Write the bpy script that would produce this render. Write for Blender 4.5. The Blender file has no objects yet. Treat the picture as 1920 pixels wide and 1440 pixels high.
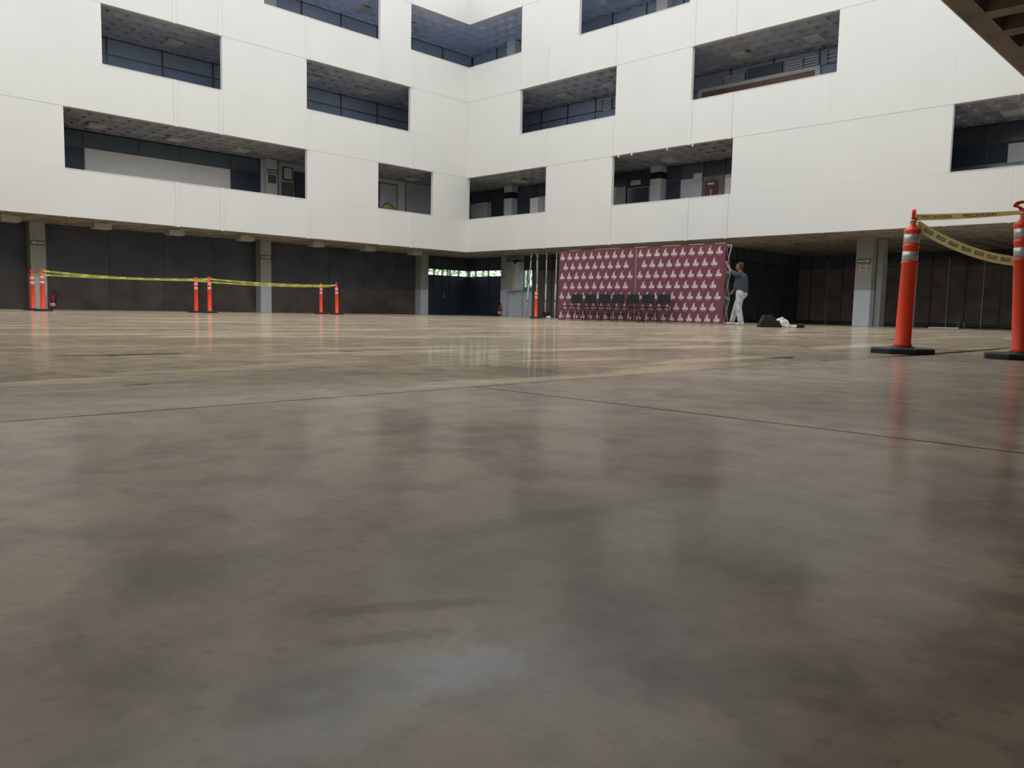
import bpy, bmesh, math, random
from mathutils import Vector, Matrix, Euler, noise

random.seed(7)
scene = bpy.context.scene
col = scene.collection

# ------------------------------------------------------------------ camera
yaw, pitch, roll = math.radians(44.56855), math.radians(-5.32669), math.radians(1.18104)
fw = Vector((-math.sin(yaw)*math.cos(pitch), math.cos(yaw)*math.cos(pitch), math.sin(pitch)))
rt = Vector((math.cos(yaw), math.sin(yaw), 0))
up = rt.cross(fw)
R_ = rt*math.cos(roll) + up*math.sin(roll)
U_ = -rt*math.sin(roll) + up*math.cos(roll)
cam_d = bpy.data.cameras.new('camera')
cam = bpy.data.objects.new('camera', cam_d); col.objects.link(cam)
CAM = Vector((27.1444, -24.4136, 0.2818))
m = Matrix((R_, U_, -fw)).transposed().to_4x4(); m.translation = CAM
cam.matrix_world = m
cam_d.sensor_fit = 'HORIZONTAL'; cam_d.sensor_width = 36.0
cam_d.lens = 1479.542/1920*36.0
cam_d.clip_start = 0.02; cam_d.clip_end = 300
scene.camera = cam

# ------------------------------------------------------------------ sky and exposure
world = bpy.data.worlds.new('overcast_sky'); scene.world = world
world.use_nodes = True
bg = world.node_tree.nodes['Background']
bg.inputs['Color'].default_value = (0.94, 0.98, 1.0, 1)
bg.inputs['Strength'].default_value = 1.0
scene.view_settings.view_transform = 'Standard'
scene.view_settings.look = 'None'
scene.view_settings.gamma = 1.0
scene.view_settings.use_curve_mapping = False
scene.view_settings.exposure = 0.96

# ------------------------------------------------------------------ materials
MATS = {}
def mat(name, color, rough=0.6, metal=0.0, spec=0.5, var=0.0, vscale=3.0, bump=0.0, bscale=40.0, trans=0.0, detail=4):
    if name in MATS: return MATS[name]
    mt = bpy.data.materials.new(name); mt.use_nodes = True
    nt = mt.node_tree; b = nt.nodes['Principled BSDF']
    b.inputs['Base Color'].default_value = (*color, 1)
    b.inputs['Roughness'].default_value = rough
    b.inputs['Metallic'].default_value = metal
    b.inputs['Specular IOR Level'].default_value = spec
    if trans: b.inputs['Transmission Weight'].default_value = trans
    geo = None
    if var or bump:
        geo = nt.nodes.new('ShaderNodeTexCoord')
    if var:
        n = nt.nodes.new('ShaderNodeTexNoise'); n.inputs['Scale'].default_value = vscale; n.inputs['Detail'].default_value = detail
        nt.links.new(geo.outputs['Object'], n.inputs['Vector'])
        r = nt.nodes.new('ShaderNodeMapRange'); r.inputs[1].default_value = .3; r.inputs[2].default_value = .7
        r.inputs[3].default_value = 1-var; r.inputs[4].default_value = 1+var
        nt.links.new(n.outputs['Fac'], r.inputs[0])
        mx = nt.nodes.new('ShaderNodeVectorMath'); mx.operation = 'SCALE'
        mx.inputs[0].default_value = color
        nt.links.new(r.outputs[0], mx.inputs['Scale'])
        nt.links.new(mx.outputs[0], b.inputs['Base Color'])
    if bump:
        n2 = nt.nodes.new('ShaderNodeTexNoise'); n2.inputs['Scale'].default_value = bscale; n2.inputs['Detail'].default_value = 3
        nt.links.new(geo.outputs['Object'], n2.inputs['Vector'])
        bp = nt.nodes.new('ShaderNodeBump'); bp.inputs['Strength'].default_value = bump; bp.inputs['Distance'].default_value = .01
        nt.links.new(n2.outputs['Fac'], bp.inputs['Height']); nt.links.new(bp.outputs[0], b.inputs['Normal'])
    MATS[name] = mt
    return mt

WHITE = mat('white_facade_paint', (.685, .670, .635), .55, var=.02, vscale=.7, bump=.05, bscale=12)
WHITE2 = mat('white_interior_paint', (.82, .79, .76), .6, var=.03, vscale=1.5)
GREYW = mat('grey_interior_paint', (.60, .60, .62), .6, var=.05, vscale=1.5)
CEIL_HAZE = mat('hazy_blue_ceiling', (.60, .67, .86), .8, var=.10, vscale=1.6, bump=.2, bscale=25)  # blue haze of veiling glare put into the third gallery ceiling colour
GFLOOR = mat('pale_gallery_floor', (.75, .74, .72), .4, var=.05, vscale=4)  # unseen floors, set pale to bounce light onto the gallery ceilings
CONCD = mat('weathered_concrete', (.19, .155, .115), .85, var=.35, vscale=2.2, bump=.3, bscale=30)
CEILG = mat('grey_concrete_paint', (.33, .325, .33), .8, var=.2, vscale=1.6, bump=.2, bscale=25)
CEIL_HAZE_MID = mat('hazy_grey_ceiling', (.42, .43, .48), .8, var=.15, vscale=1.6, bump=.2, bscale=25)  # weaker blue haze tinted into the second gallery ceiling
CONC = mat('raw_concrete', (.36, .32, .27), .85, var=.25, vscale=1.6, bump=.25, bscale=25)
DARKW = mat('dark_wall_upper', (.056, .064, .086), .5, var=.3, vscale=1.2)
DARKL = mat('dark_wall_lower', (.085, .068, .062), .5, var=.45, vscale=1.4)
COLU = mat('column_green_grey', (.34, .36, .325), .6, var=.08, vscale=3)
COLL = mat('column_blue_grey', (.58, .62, .68), .5, var=.06, vscale=3)
STEEL = mat('dark_steel', (.10, .105, .11), .4, metal=.6)
ALU = mat('aluminium', (.50, .51, .52), .35, metal=.7)
PALE_STEEL = mat('pale_painted_steel', (.45, .46, .44), .5)
GLASSD = mat('dark_glass', (.065, .075, .09), .15, spec=.6)
GLASSB = mat('blue_grey_glass', (.10, .13, .15), .15, spec=.5)
NAVY = mat('navy_panel', (.03, .045, .075), .5)
BROWNP = mat('brown_panel', (.25, .20, .175), .55, var=.3, vscale=2)
GREYPANEL = mat('grey_brown_panel', (.12, .11, .10), .5, var=.15, vscale=3)
CREAM = mat('cream_metal', (.46, .45, .37), .5)
LENS = mat('lamp_diffuser', (.55, .53, .46), .4)
ORANGE = mat('orange_plastic', (.95, .070, .022), .38, var=.05, vscale=6)
REFL = mat('reflective_sheeting', (.55, .58, .56), .25, metal=.25, var=.12, vscale=30)
RUBBER = mat('black_rubber', (.012, .012, .013), .7)
TAPE = mat('yellow_tape', (.95, .91, .40), .4)  # yellow raised to offset the dim light under the overhang
TAPEF = mat('olive_yellow_tape', (.55, .55, .10), .5)  # duller olive yellow for the far strands
HAZE_PART = mat('hazy_blue_partition', (.23, .30, .44), .6, var=.1, vscale=2)  # veiling glare over the upper gallery partitions, mixed into their colour
HAZE_TRANS = mat('hazy_blue_transom', (.30, .36, .46), .4)  # same glare haze lightens the upper transoms in their colour
INK = mat('black_ink', (.01, .01, .008), .5)
BURG = mat('burgundy_fabric', (.150, .040, .060), .75, var=.08, vscale=5)
PRINTW = mat('print_white', (.78, .74, .72), .7)
PRINTP = mat('print_pink', (.62, .40, .44), .7)
BLACKF = mat('black_fabric', (.009, .009, .010), .85, var=.2, vscale=10)
BLACKP = mat('black_metal', (.012, .012, .013), .4)
CLOTHW = mat('white_cloth', (.80, .77, .80), .85)
SKIN = mat('skin', (.235, .098, .062), .55)
SHIRT = mat('grey_shirt', (.034, .048, .062), .9, var=.12, vscale=8)
JEANS = mat('washed_jeans', (.40, .43, .435), .85, var=.38, vscale=13)
HAIR = mat('dark_hair', (.035, .018, .013), .8)
SHOE = mat('pale_shoe', (.52, .48, .43), .7)
RED = mat('extinguisher_red', (.30, .012, .016), .35)
GREEN = mat('sign_green', (.10, .16, .10), .5)
SIGNW = mat('sign_white', (.62, .64, .58), .5)
SIGNR = mat('sign_red', (.35, .05, .04), .5)
NOTICE = mat('brown_red_paper', (.16, .055, .05), .6)
TEAL = mat('teal_panel', (.03, .36, .40), .4)
YELLOW = mat('yellow_print', (.75, .60, .05), .5)
WOOD = mat('brown_wood', (.22, .13, .095), .55, var=.15, vscale=4)
BARK = mat('bark', (.09, .06, .04), .9)
LEAF = mat('leaf_green', (.42, .60, .16), .6, var=.4, vscale=2)
SOIL = mat('outdoor_paving', (.35, .34, .30), .9, var=.2, vscale=1)
JOINTM = mat('joint_filler', (.012, .011, .010), .9)

def glass_material():
    mt = bpy.data.materials.new('clear_glass'); mt.use_nodes = True
    nt = mt.node_tree; nt.nodes.clear()
    o = nt.nodes.new('ShaderNodeOutputMaterial'); t = nt.nodes.new('ShaderNodeBsdfTransparent')
    g = nt.nodes.new('ShaderNodeBsdfGlossy'); g.inputs['Roughness'].default_value = .03
    t.inputs['Color'].default_value = (.86, .92, .90, 1)
    mx = nt.nodes.new('ShaderNodeMixShader')
    mx.inputs[0].default_value = .06; nt.links.new(t.outputs[0], mx.inputs[1]); nt.links.new(g.outputs[0], mx.inputs[2])
    nt.links.new(mx.outputs[0], o.inputs[0])
    return mt
GLASS = glass_material()
def add_scuffs(mt, tint, lo, hi, scale):
    nt = mt.node_tree; b = nt.nodes['Principled BSDF']; src = b.inputs['Base Color'].links[0].from_socket
    tc = nt.nodes.new('ShaderNodeNewGeometry')
    n = nt.nodes.new('ShaderNodeTexNoise'); n.inputs['Scale'].default_value = scale; n.inputs['Detail'].default_value = 7; n.inputs['Roughness'].default_value = .7
    nt.links.new(tc.outputs['Position'], n.inputs['Vector'])
    r = nt.nodes.new('ShaderNodeMapRange'); r.inputs[1].default_value = lo; r.inputs[2].default_value = hi
    nt.links.new(n.outputs['Fac'], r.inputs[0])
    mx = nt.nodes.new('ShaderNodeMix'); mx.data_type = 'RGBA'
    nt.links.new(r.outputs[0], mx.inputs[0]); nt.links.new(src, mx.inputs[6]); mx.inputs[7].default_value = (*tint, 1)
    nt.links.new(mx.outputs[2], b.inputs['Base Color'])
add_scuffs(DARKW, (.30, .30, .30), .735, .80, 1.7)
add_scuffs(DARKL, (.26, .25, .24), .66, .80, 1.5)

def floor_material():
    mt = bpy.data.materials.new('polished_concrete'); mt.use_nodes = True
    nt = mt.node_tree; N = nt.nodes.new; Lk = nt.links.new
    b = nt.nodes['Principled BSDF']
    g = N('ShaderNodeNewGeometry')
    pos = g.outputs['Position']
    def nz(scale, detail=4, dist=0.0, vec=pos, rough=.55):
        n = N('ShaderNodeTexNoise'); n.inputs['Scale'].default_value = scale; n.inputs['Detail'].default_value = detail
        n.inputs['Distortion'].default_value = dist; n.inputs['Roughness'].default_value = rough
        Lk(vec, n.inputs['Vector']); return n.outputs['Fac']
    def mr(v, a, b_, c=0., d=1., smooth=False):
        n = N('ShaderNodeMapRange'); n.inputs[1].default_value = a; n.inputs[2].default_value = b_
        n.inputs[3].default_value = c; n.inputs[4].default_value = d
        if smooth: n.interpolation_type = 'SMOOTHSTEP'
        Lk(v, n.inputs[0]); return n.outputs[0]
    def mix(f, a, b_):
        n = N('ShaderNodeMix'); n.data_type = 'RGBA'
        if isinstance(f, float): n.inputs[0].default_value = f
        else: Lk(f, n.inputs[0])
        for s, v in ((6, a), (7, b_)):
            if isinstance(v, tuple): n.inputs[s].default_value = (*v, 1)
            else: Lk(v, n.inputs[s])
        return n.outputs[2]
    def mth(op, a, b_=None):
        n = N('ShaderNodeMath'); n.operation = op
        for i, v in enumerate((a, b_)):
            if v is None: continue
            if isinstance(v, (float, int)): n.inputs[i].default_value = v
            else: Lk(v, n.inputs[i])
        return n.outputs[0]
    def ell(cx, cy, rx, ry, rot=0., dist=.35, nscale=12., soft=.35):
        dn = N('ShaderNodeTexNoise'); dn.inputs['Scale'].default_value = nscale; dn.inputs['Detail'].default_value = 5
        Lk(pos, dn.inputs['Vector'])
        mp = N('ShaderNodeMapping'); mp.vector_type = 'TEXTURE'
        mp.inputs['Location'].default_value = (cx, cy, 0); mp.inputs['Rotation'].default_value = (0, 0, rot)
        mp.inputs['Scale'].default_value = (rx, ry, 1); Lk(pos, mp.inputs['Vector'])
        ln = N('ShaderNodeVectorMath'); ln.operation = 'LENGTH'; Lk(mp.outputs[0], ln.inputs[0])
        v = mth('ADD', ln.outputs['Value'], mth('MULTIPLY', mth('SUBTRACT', dn.outputs['Fac'], .5), dist*4))
        return mr(v, 1+soft, 1-soft, 0, 1, True)
    sx = N('ShaderNodeSeparateXYZ'); Lk(pos, sx.inputs[0])
    # large tone: tan in the court, greyer under the wing
    aisle = mr(sx.outputs[0], 24.95, 25.10)
    tan = (.46, .358, .25); grey = (.46, .355, .265)
    c = mix(aisle, tan, grey)
    c = mix(mr(nz(.45, 5, .3), .40, .64), c, (.34, .275, .202))
    c = mix(mth('MULTIPLY', mr(nz(1.5, 6, .2), .48, .62), .6), c, (.54, .43, .30))
    c = mix(mth('MULTIPLY', mr(nz(2.6, 6, .2, rough=.65), .52, .64), .55), c, (.235, .20, .165))
    c = mix(mth('MULTIPLY', mr(nz(7.5, 6, .2), .46, .62), .62), c, (.235, .19, .150))
    c = mix(mth('MULTIPLY', mr(nz(17, 5, .1), .52, .70), .40), c, (.46, .385, .32))
    c = mix(mth('MULTIPLY', mr(nz(45, 4, .1), .56, .70), .38), c, (.20, .165, .135))
    # court: dusty pale sweeps and small dark marks
    court = mth('SUBTRACT', 1.0, aisle)
    sweep_map = N('ShaderNodeMapping'); sweep_map.inputs['Rotation'].default_value = (0, 0, math.radians(-52)); sweep_map.inputs['Scale'].default_value = (1.5, .32, 1)
    Lk(pos, sweep_map.inputs['Vector'])
    sw = mr(nz(1.0, 7, .5, sweep_map.outputs[0], .7), .52, .60)
    c = mix(mth('MULTIPLY', mth('MULTIPLY', sw, court), .75), c, (.72, .60, .40))
    sd = mr(nz(.7, 7, .5, sweep_map.outputs[0], .7), .56, .66)
    c = mix(mth('MULTIPLY', mth('MULTIPLY', sd, court), .6), c, (.20, .172, .140))
    dk = mr(nz(2.6, 4, .2, sweep_map.outputs[0], .55), .672, .685)
    c = mix(mth('MULTIPLY', mth('MULTIPLY', dk, court), .85), c, (.030, .028, .025))
    # stains and repairs on the slab near the joint
    patch = ell(26.57, -23.58, .21, .40, math.radians(-12), .12, 9, .06)
    c = mix(mth('MULTIPLY', patch, .45), c, (.36, .325, .295))
    for (x, y, rx, ry, rot, k, cc) in (
            (26.69, -24.04, .035, .085, -.3, .75, (.56, .56, .56)),
            (26.70, -24.15, .030, .050, -.4, .5, (.48, .465, .46)),
            (26.73, -23.87, .045, .080, -.3, .35, (.46, .45, .44)),
            (26.78, -23.93, .060, .10, -.3, .30, (.40, .375, .36)),
            (26.565, -23.965, .013, .075, -.55, .6, (.20, .15, .095)),
            (26.615, -24.015, .012, .05, -.5, .6, (.19, .14, .09)),
            (26.86, -23.86, .05, .10, -.6, .45, (.115, .093, .07)),
            (26.66, -24.11, .035, .07, -.3, .4, (.12, .097, .075)),
            (26.44, -23.60, .03, .22, -.2, .35, (.19, .15, .11))):
        c = mix(mth('MULTIPLY', ell(x, y, rx, ry, rot, .5, 26, .45), k), c, cc)
    df = N('ShaderNodeBsdfDiffuse'); gl_ = N('ShaderNodeBsdfGlossy'); mxs = N('ShaderNodeMixShader'); fr = N('ShaderNodeFresnel')
    Lk(c, df.inputs['Color'])
    r = mr(nz(.8, 6, .3), .3, .7, .06, .15)
    Lk(mth('ADD', r, mth('MULTIPLY', aisle, .07)), gl_.inputs['Roughness'])
    gl_.inputs['Color'].default_value = (1, .97, .93, 1)
    fr.inputs['IOR'].default_value = 1.38
    Lk(mth('MULTIPLY', fr.outputs[0], .52), mxs.inputs[0])
    Lk(df.outputs[0], mxs.inputs[1]); Lk(gl_.outputs[0], mxs.inputs[2])
    out = [n for n in nt.nodes if n.type == 'OUTPUT_MATERIAL'][0]
    Lk(mxs.outputs[0], out.inputs[0]); nt.nodes.remove(b)
    return mt
FLOOR = floor_material()

# ------------------------------------------------------------------ mesh helpers
class MB:
    def __init__(s): s.v = []; s.f = []; s.mi = []; s.cur = 0
    def quad(s, *pts):
        i = len(s.v); s.v += [tuple(p) for p in pts]; s.f.append(tuple(range(i, i+len(pts)))); s.mi.append(s.cur); return s
    def box(s, x0, x1, y0, y1, z0, z1, mtx=None):
        x0, x1 = min(x0, x1), max(x0, x1); y0, y1 = min(y0, y1), max(y0, y1); z0, z1 = min(z0, z1), max(z0, z1)
        i = len(s.v)
        P = [(x0,y0,z0),(x1,y0,z0),(x1,y1,z0),(x0,y1,z0),(x0,y0,z1),(x1,y0,z1),(x1,y1,z1),(x0,y1,z1)]
        if mtx: P = [tuple(mtx @ Vector(p)) for p in P]
        s.v += P
        for q in ((3,2,1,0),(4,5,6,7),(0,1,5,4),(1,2,6,5),(2,3,7,6),(3,0,4,7)):
            s.f.append(tuple(i+k for k in q)); s.mi.append(s.cur)
        return s
    def lathe(s, prof, n=24, cx=0, cy=0, mtx=None, sy=1.0, rot=0.0):
        i = len(s.v)
        for (r, z) in prof:
            for k in range(n):
                a = 2*math.pi*k/n + rot
                p = Vector((cx + r*math.cos(a), cy + sy*r*math.sin(a), z))
                s.v.append(tuple(mtx @ p if mtx else p))
        for j in range(len(prof)-1):
            for k in range(n):
                k2 = (k+1) % n
                s.f.append((i+j*n+k, i+j*n+k2, i+(j+1)*n+k2, i+(j+1)*n+k)); s.mi.append(s.cur)
        s.f.append(tuple(i+k for k in reversed(range(n)))); s.mi.append(s.cur)
        t = i+(len(prof)-1)*n
        s.f.append(tuple(t+k for k in range(n))); s.mi.append(s.cur)
        return s
    def tube(s, pts, r, n=8):
        pts = [Vector(p) for p in pts]; i0 = len(s.v); rings = []
        rr = r if isinstance(r, (list, tuple)) else [r]*len(pts)
        ref = None
        for k, p in enumerate(pts):
            d = (pts[min(k+1, len(pts)-1)] - pts[max(k-1, 0)]).normalized()
            a = ref if ref is not None else (Vector((0,0,1)) if abs(d.z) < .9 else Vector((1,0,0)))
            u = (a - d*a.dot(d)).normalized(); w = d.cross(u); ref = u
            ring = []
            for j in range(n):
                an = 2*math.pi*j/n
                s.v.append(tuple(p + (u*math.cos(an) + w*math.sin(an))*rr[k])); ring.append(len(s.v)-1)
            rings.append(ring)
        for k in range(len(rings)-1):
            for j in range(n):
                s.f.append((rings[k][j], rings[k][(j+1) % n], rings[k+1][(j+1) % n], rings[k+1][j])); s.mi.append(s.cur)
        s.f.append(tuple(reversed(rings[0]))); s.mi.append(s.cur)
        s.f.append(tuple(rings[-1])); s.mi.append(s.cur)
        return s
    def prism(s, poly, axis_fn, d0, d1):
        """poly of (a,b); axis_fn(a,b,d)->xyz"""
        i = len(s.v); n = len(poly)
        for d in (d0, d1):
            for a, b in poly: s.v.append(tuple(axis_fn(a, b, d)))
        s.f.append(tuple(i+k for k in reversed(range(n)))); s.mi.append(s.cur)
        s.f.append(tuple(i+n+k for k in range(n))); s.mi.append(s.cur)
        for k in range(n):
            k2 = (k+1) % n
            s.f.append((i+k, i+k2, i+n+k2, i+n+k)); s.mi.append(s.cur)
        return s
    def ball(s, c, r, n=10, sc=(1,1,1)):
        prof = []
        m_ = max(4, n//2)
        i = len(s.v)
        for j in range(1, m_):
            t = math.pi*j/m_
            for k in range(n):
                a = 2*math.pi*k/n
                s.v.append((c[0]+r*sc[0]*math.sin(t)*math.cos(a), c[1]+r*sc[1]*math.sin(t)*math.sin(a), c[2]-r*sc[2]*math.cos(t)))
        for j in range(m_-2):
            for k in range(n):
                k2 = (k+1) % n
                s.f.append((i+j*n+k, i+j*n+k2, i+(j+1)*n+k2, i+(j+1)*n+k)); s.mi.append(s.cur)
        b_ = len(s.v); s.v += [(c[0], c[1], c[2]-r*sc[2]), (c[0], c[1], c[2]+r*sc[2])]
        for k in range(n):
            k2 = (k+1) % n
            s.f.append((b_, i+k2, i+k)); s.mi.append(s.cur)
            s.f.append((b_+1, i+(m_-2)*n+k, i+(m_-2)*n+k2)); s.mi.append(s.cur)
        return s
    def mesh(s, name, mats, smooth=False):
        me = bpy.data.meshes.new(name); me.from_pydata(s.v, [], s.f)
        for mt in (mats if isinstance(mats, (list, tuple)) else [mats]): me.materials.append(mt)
        if isinstance(mats, (list, tuple)) and len(mats) > 1: me.polygons.foreach_set('material_index', s.mi)
        if smooth: me.polygons.foreach_set('use_smooth', [len(f) <= 4 for f in s.f])
        me.validate(); me.update(); return me
    def build(s, name, mats, parent=None, smooth=False, loc=None):
        o = bpy.data.objects.new(name, s.mesh(name, mats, smooth)); col.objects.link(o)
        if parent: o.parent = parent
        if loc: o.location = loc
        return o

def empty(name, loc=(0,0,0), rz=0.0):
    o = bpy.data.objects.new(name, None); col.objects.link(o)
    o.location = loc; o.rotation_euler = (0, 0, rz); o.empty_display_size = .2
    return o
def tag(o, label, cat=None, group=None, kind=None):
    o['label'] = label
    if cat: o['category'] = cat
    if group: o['group'] = group
    if kind: o['kind'] = kind
    return o
def copy_tree(o, parent=None):
    c = o.copy(); col.objects.link(c); c.parent = parent
    for ch in list(o.children): copy_tree(ch, c)
    return c

def text_mesh(txt, size=1.0, bold=0.0):
    """returns (verts2d, faces) of a word, centred, height ~ size"""
    cu = bpy.data.curves.new('word', 'FONT'); cu.body = txt; cu.size = size; cu.offset = bold*size; cu.resolution_u = 2
    cu.align_x = 'CENTER'; cu.align_y = 'CENTER'
    o = bpy.data.objects.new('word', cu); col.objects.link(o)
    dg = bpy.context.evaluated_depsgraph_get(); dg.update()
    me = bpy.data.meshes.new_from_object(o.evaluated_get(dg))
    v = [(p.co.x, p.co.y) for p in me.vertices]; f = [tuple(p.vertices) for p in me.polygons]
    bpy.data.objects.remove(o); bpy.data.curves.remove(cu); bpy.data.meshes.remove(me)
    return v, f

def blob(name, segs, material, parent=None, voxel=.012, balls=(), smooth_iter=4):
    """one continuous surface grown from tapered capsules: segs = (p0, r0, p1, r1)"""
    mb = MB()
    for (p0, r0, p1, r1) in segs:
        p0 = Vector(p0); p1 = Vector(p1); L = (p1-p0).length
        n = max(2, int(L/(.5*min(r0, r1)))+1)
        mb.tube([p0.lerp(p1, k/n) for k in range(n+1)], [r0+(r1-r0)*k/n for k in range(n+1)], 12)
        mb.ball(p0, r0, 12); mb.ball(p1, r1, 12)
    for (c_, r, sc) in balls: mb.ball(c_, r, 14, sc)
    o = mb.build(name, material, None)
    md = o.modifiers.new('remesh', 'REMESH'); md.mode = 'VOXEL'; md.voxel_size = voxel; md.use_smooth_shade = True
    sm = o.modifiers.new('smooth', 'SMOOTH'); sm.factor = .5; sm.iterations = smooth_iter
    dg = bpy.context.evaluated_depsgraph_get(); dg.update()
    me = bpy.data.meshes.new_from_object(o.evaluated_get(dg)); me.name = name
    old = o.data; o.modifiers.clear(); o.data = me; bpy.data.meshes.remove(old)
    if not me.materials: me.materials.append(material)
    if parent: o.parent = parent
    return o

# ------------------------------------------------------------------ setting: dimensions
B, S1, T1, S2, T2, S3, T3, TOP = 2.886, 4.341, 6.204, 7.684, 9.530, 11.032, 12.899, 14.45
SP = [(B, S1), (T1, S2), (T2, S3), (T3, TOP)]
BANDS = [(S1, T1), (S2, T2), (S3, T3)]
W = 24.87
UJ = [0, 3.2, 4.78, 8.18, 11.58, 13.14, 16.5, 19.95, 21.52, W]
TH = .15

# ---- floor: slabs cut by saw joints
fl = empty('floor'); tag(fl, 'polished tan grey concrete floor of the courtyard', 'floor', kind='structure')
JX, JY, JW = 25.03, -22.455, .009
MB().box(-9, 31, -31, 12, -.30, -.12).build('subfloor', JOINTM, fl)
MB().box(-9, JX-JW/2, -31, 12, -.14, 0).build('floor_slab', FLOOR, fl)
MB().box(JX+JW/2, 31, -31, JY-JW/2, -.14, 0).build('floor_slab', FLOOR, fl)
# slab with the crumbled edge beside the posts
def crumbled():
    mb = MB(); n = 260; y0, y1 = JY+JW/2, 12.0
    ys = [y0 + (y1-y0)*0 + t for t in [k*.05 for k in range(int((y1-y0)/.05))]] + [y1]
    e = []
    for y in ys:
        w = max(0.0, min(1.0, (y+18.6)/.8))*max(0.0, min(1.0, (-14.0-y)/2.0))
        e.append(JX + JW/2 + w*(.10 + .05*noise.noise(Vector((0, y*3.1, 2))) + .03*noise.noise(Vector((3, y*11, 5)))))
    for k in range(len(ys)-1):
        mb.quad((e[k], ys[k], 0), (31, ys[k], 0), (31, ys[k+1], 0), (e[k+1], ys[k+1], 0))
        mb.quad((e[k], ys[k], -.14), (e[k], ys[k], 0), (e[k+1], ys[k+1], 0), (e[k+1], ys[k+1], -.14))
    mb.build('floor_slab', FLOOR, fl)
crumbled()
tag(MB().box(-45, -9, -31, 45, -.3, -.01).box(-9, 31, 12, 45, -.3, -.01).build('ground_outside', SOIL),
    'pale paving outside beyond the door glazing', 'ground', kind='structure')

# ---- facades of white panels
def facade(name, P, label, openings, split=True, u_max=W, u_ext=0.0, rows=4):
    root = empty(name); tag(root, label, 'wall', kind='structure')
    def bx(u0, u1, d0, d1, z0, z1, nm, mt):
        a = P(u0, d0); b_ = P(u1, d1)
        return MB().box(a[0], b_[0], a[1], b_[1], z0, z1).build(nm, mt, root)
    g = .0035
    js = UJ if split else [0, W]
    for r, (z0, z1) in enumerate(SP[:rows]):
        for i in range(len(js)-1):
            bx(js[i]+(g if i else u_ext), js[i+1]-g, 0, TH, z0, z1, 'panel', WHITE)
        bx(u_ext*1.4, u_max, TH, TH+.06, z0+.02, z1-.02, 'panel_backing', WHITE)
        if split:
            for u in js[1:-1]:
                w = .055 if u < 16 else .02
                bx(u-w, u+w, -.030 if u < 16 else -.004, 0, z0-.022, z1-.002, 'joint_strip', WHITE)
    for bnd, (z0, z1) in enumerate(BANDS[:rows-1]):
        ops = sorted(openings[bnd]); u = 0.0
        for (a, b_) in ops + [(u_max, u_max)]:
            if a - u > .05: bx(u if u else u_ext, a, .006, TH, z0+g, z1-g, 'panel', WHITE)
            u = b_
    # thin metal sill cap on each opening
    for bnd, (z0, z1) in enumerate(BANDS[:rows-1]):
        for (a, b_) in openings[bnd]:
            bx(a+.005, b_-.005, -.012, TH+.01, z0+.001, z0+.016, 'sill_cap', WHITE)
    return root
facade('wall_left', lambda u, d: (-d, -u), 'white panelled facade with the long gallery opening over the dark ground floor wall',
       [[(2.0, 4.9), (8.19, 16.55)], [(3.27, 8.19), (11.5, 15.4)], [(0, 3.27), (4.83, 9.9), (14.0, 18.9)]], u_ext=-TH)
facade('wall_back', lambda u, d: (u, d), 'white panelled facade above the burgundy backdrop',
       [[(0, 4.8), (8.2, 13.26), (19.98, 24.0)], [(3.24, 8.27), (11.55, 16.65)], [(0, 3.24), (6.36, 11.36), (15.8, 20.6)]])
facade('wall_right', lambda u, d: (W+d, -u), 'white facade of the wing whose waffle soffit hangs overhead',
       [[(2, 4.9), (8.2, 16.5)], [(3.3, 8.2), (11.5, 15.4)], [(4.8, 9.9)]], split=False, rows=3)  # unseen upper storeys cut down to let more light into the court
facade('wall_front', lambda u, d: (u, -W-d), 'white facade of the wing closing the courtyard on the fourth side',
       [[(2, 4.9), (8.2, 16.5)], [(3.3, 8.2), (11.5, 15.4)], [(4.8, 9.9)]], split=False, rows=2)  # unseen wing, kept low so more light reaches the lower facades

# ---- coffered slabs (ceilings of ground floor and galleries)
def coffered(name, x0, x1, y0, y1, z, label, th=.45, cell=.6, rib=.2, dep=.30, mx=.0, my=.0, mt=None, top=None):
    mb = MB()
    nx = max(1, round((x1-x0-2*mx)/cell)); ny = max(1, round((y1-y0-2*my)/cell))
    cx = (x1-x0-2*mx)/nx; cy = (y1-y0-2*my)/ny
    if mx: mb.quad((x0,y0,z),(x0,y1,z),(x0+mx,y1,z),(x0+mx,y0,z)); mb.quad((x1-mx,y0,z),(x1-mx,y1,z),(x1,y1,z),(x1,y0,z))
    h = rib/2
    for i in range(nx):
        for j in range(ny):
            a0 = x0+mx+i*cx; a1 = a0+cx; b0 = y0+my+j*cy; b1 = b0+cy
            p0, p1, q0, q1 = a0+h, a1-h, b0+h, b1-h
            t = .03
            P0, P1, Q0, Q1 = p0+t, p1-t, q0+t, q1-t; zz = z+dep
            O = [(a0,b0,z),(a0,b1,z),(a1,b1,z),(a1,b0,z)]; I = [(p0,q0,z),(p0,q1,z),(p1,q1,z),(p1,q0,z)]
            T = [(P0,Q0,zz),(P0,Q1,zz),(P1,Q1,zz),(P1,Q0,zz)]
            for k in range(4):
                k2 = (k+1) % 4
                mb.quad(O[k], O[k2], I[k2], I[k]); mb.quad(I[k], I[k2], T[k2], T[k])
            mb.quad(*T)
    zt = z+th; mb.cur = 1
    mb.quad((x0,y0,zt),(x1,y0,zt),(x1,y1,zt),(x0,y1,zt)); mb.cur = 0
    mb.quad((x0,y0,z),(x1,y0,z),(x1,y0,zt),(x0,y0,zt)); mb.quad((x1,y0,z),(x1,y1,z),(x1,y1,zt),(x1,y0,zt))
    mb.quad((x1,y1,z),(x0,y1,z),(x0,y1,zt),(x1,y1,zt)); mb.quad((x0,y1,z),(x0,y0,z),(x0,y0,zt),(x0,y1,zt))
    mb.cur = 0
    o = mb.build(name, [mt or CONC, top or GFLOOR]); tag(o, label, 'ceiling', kind='structure'); return o
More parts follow.
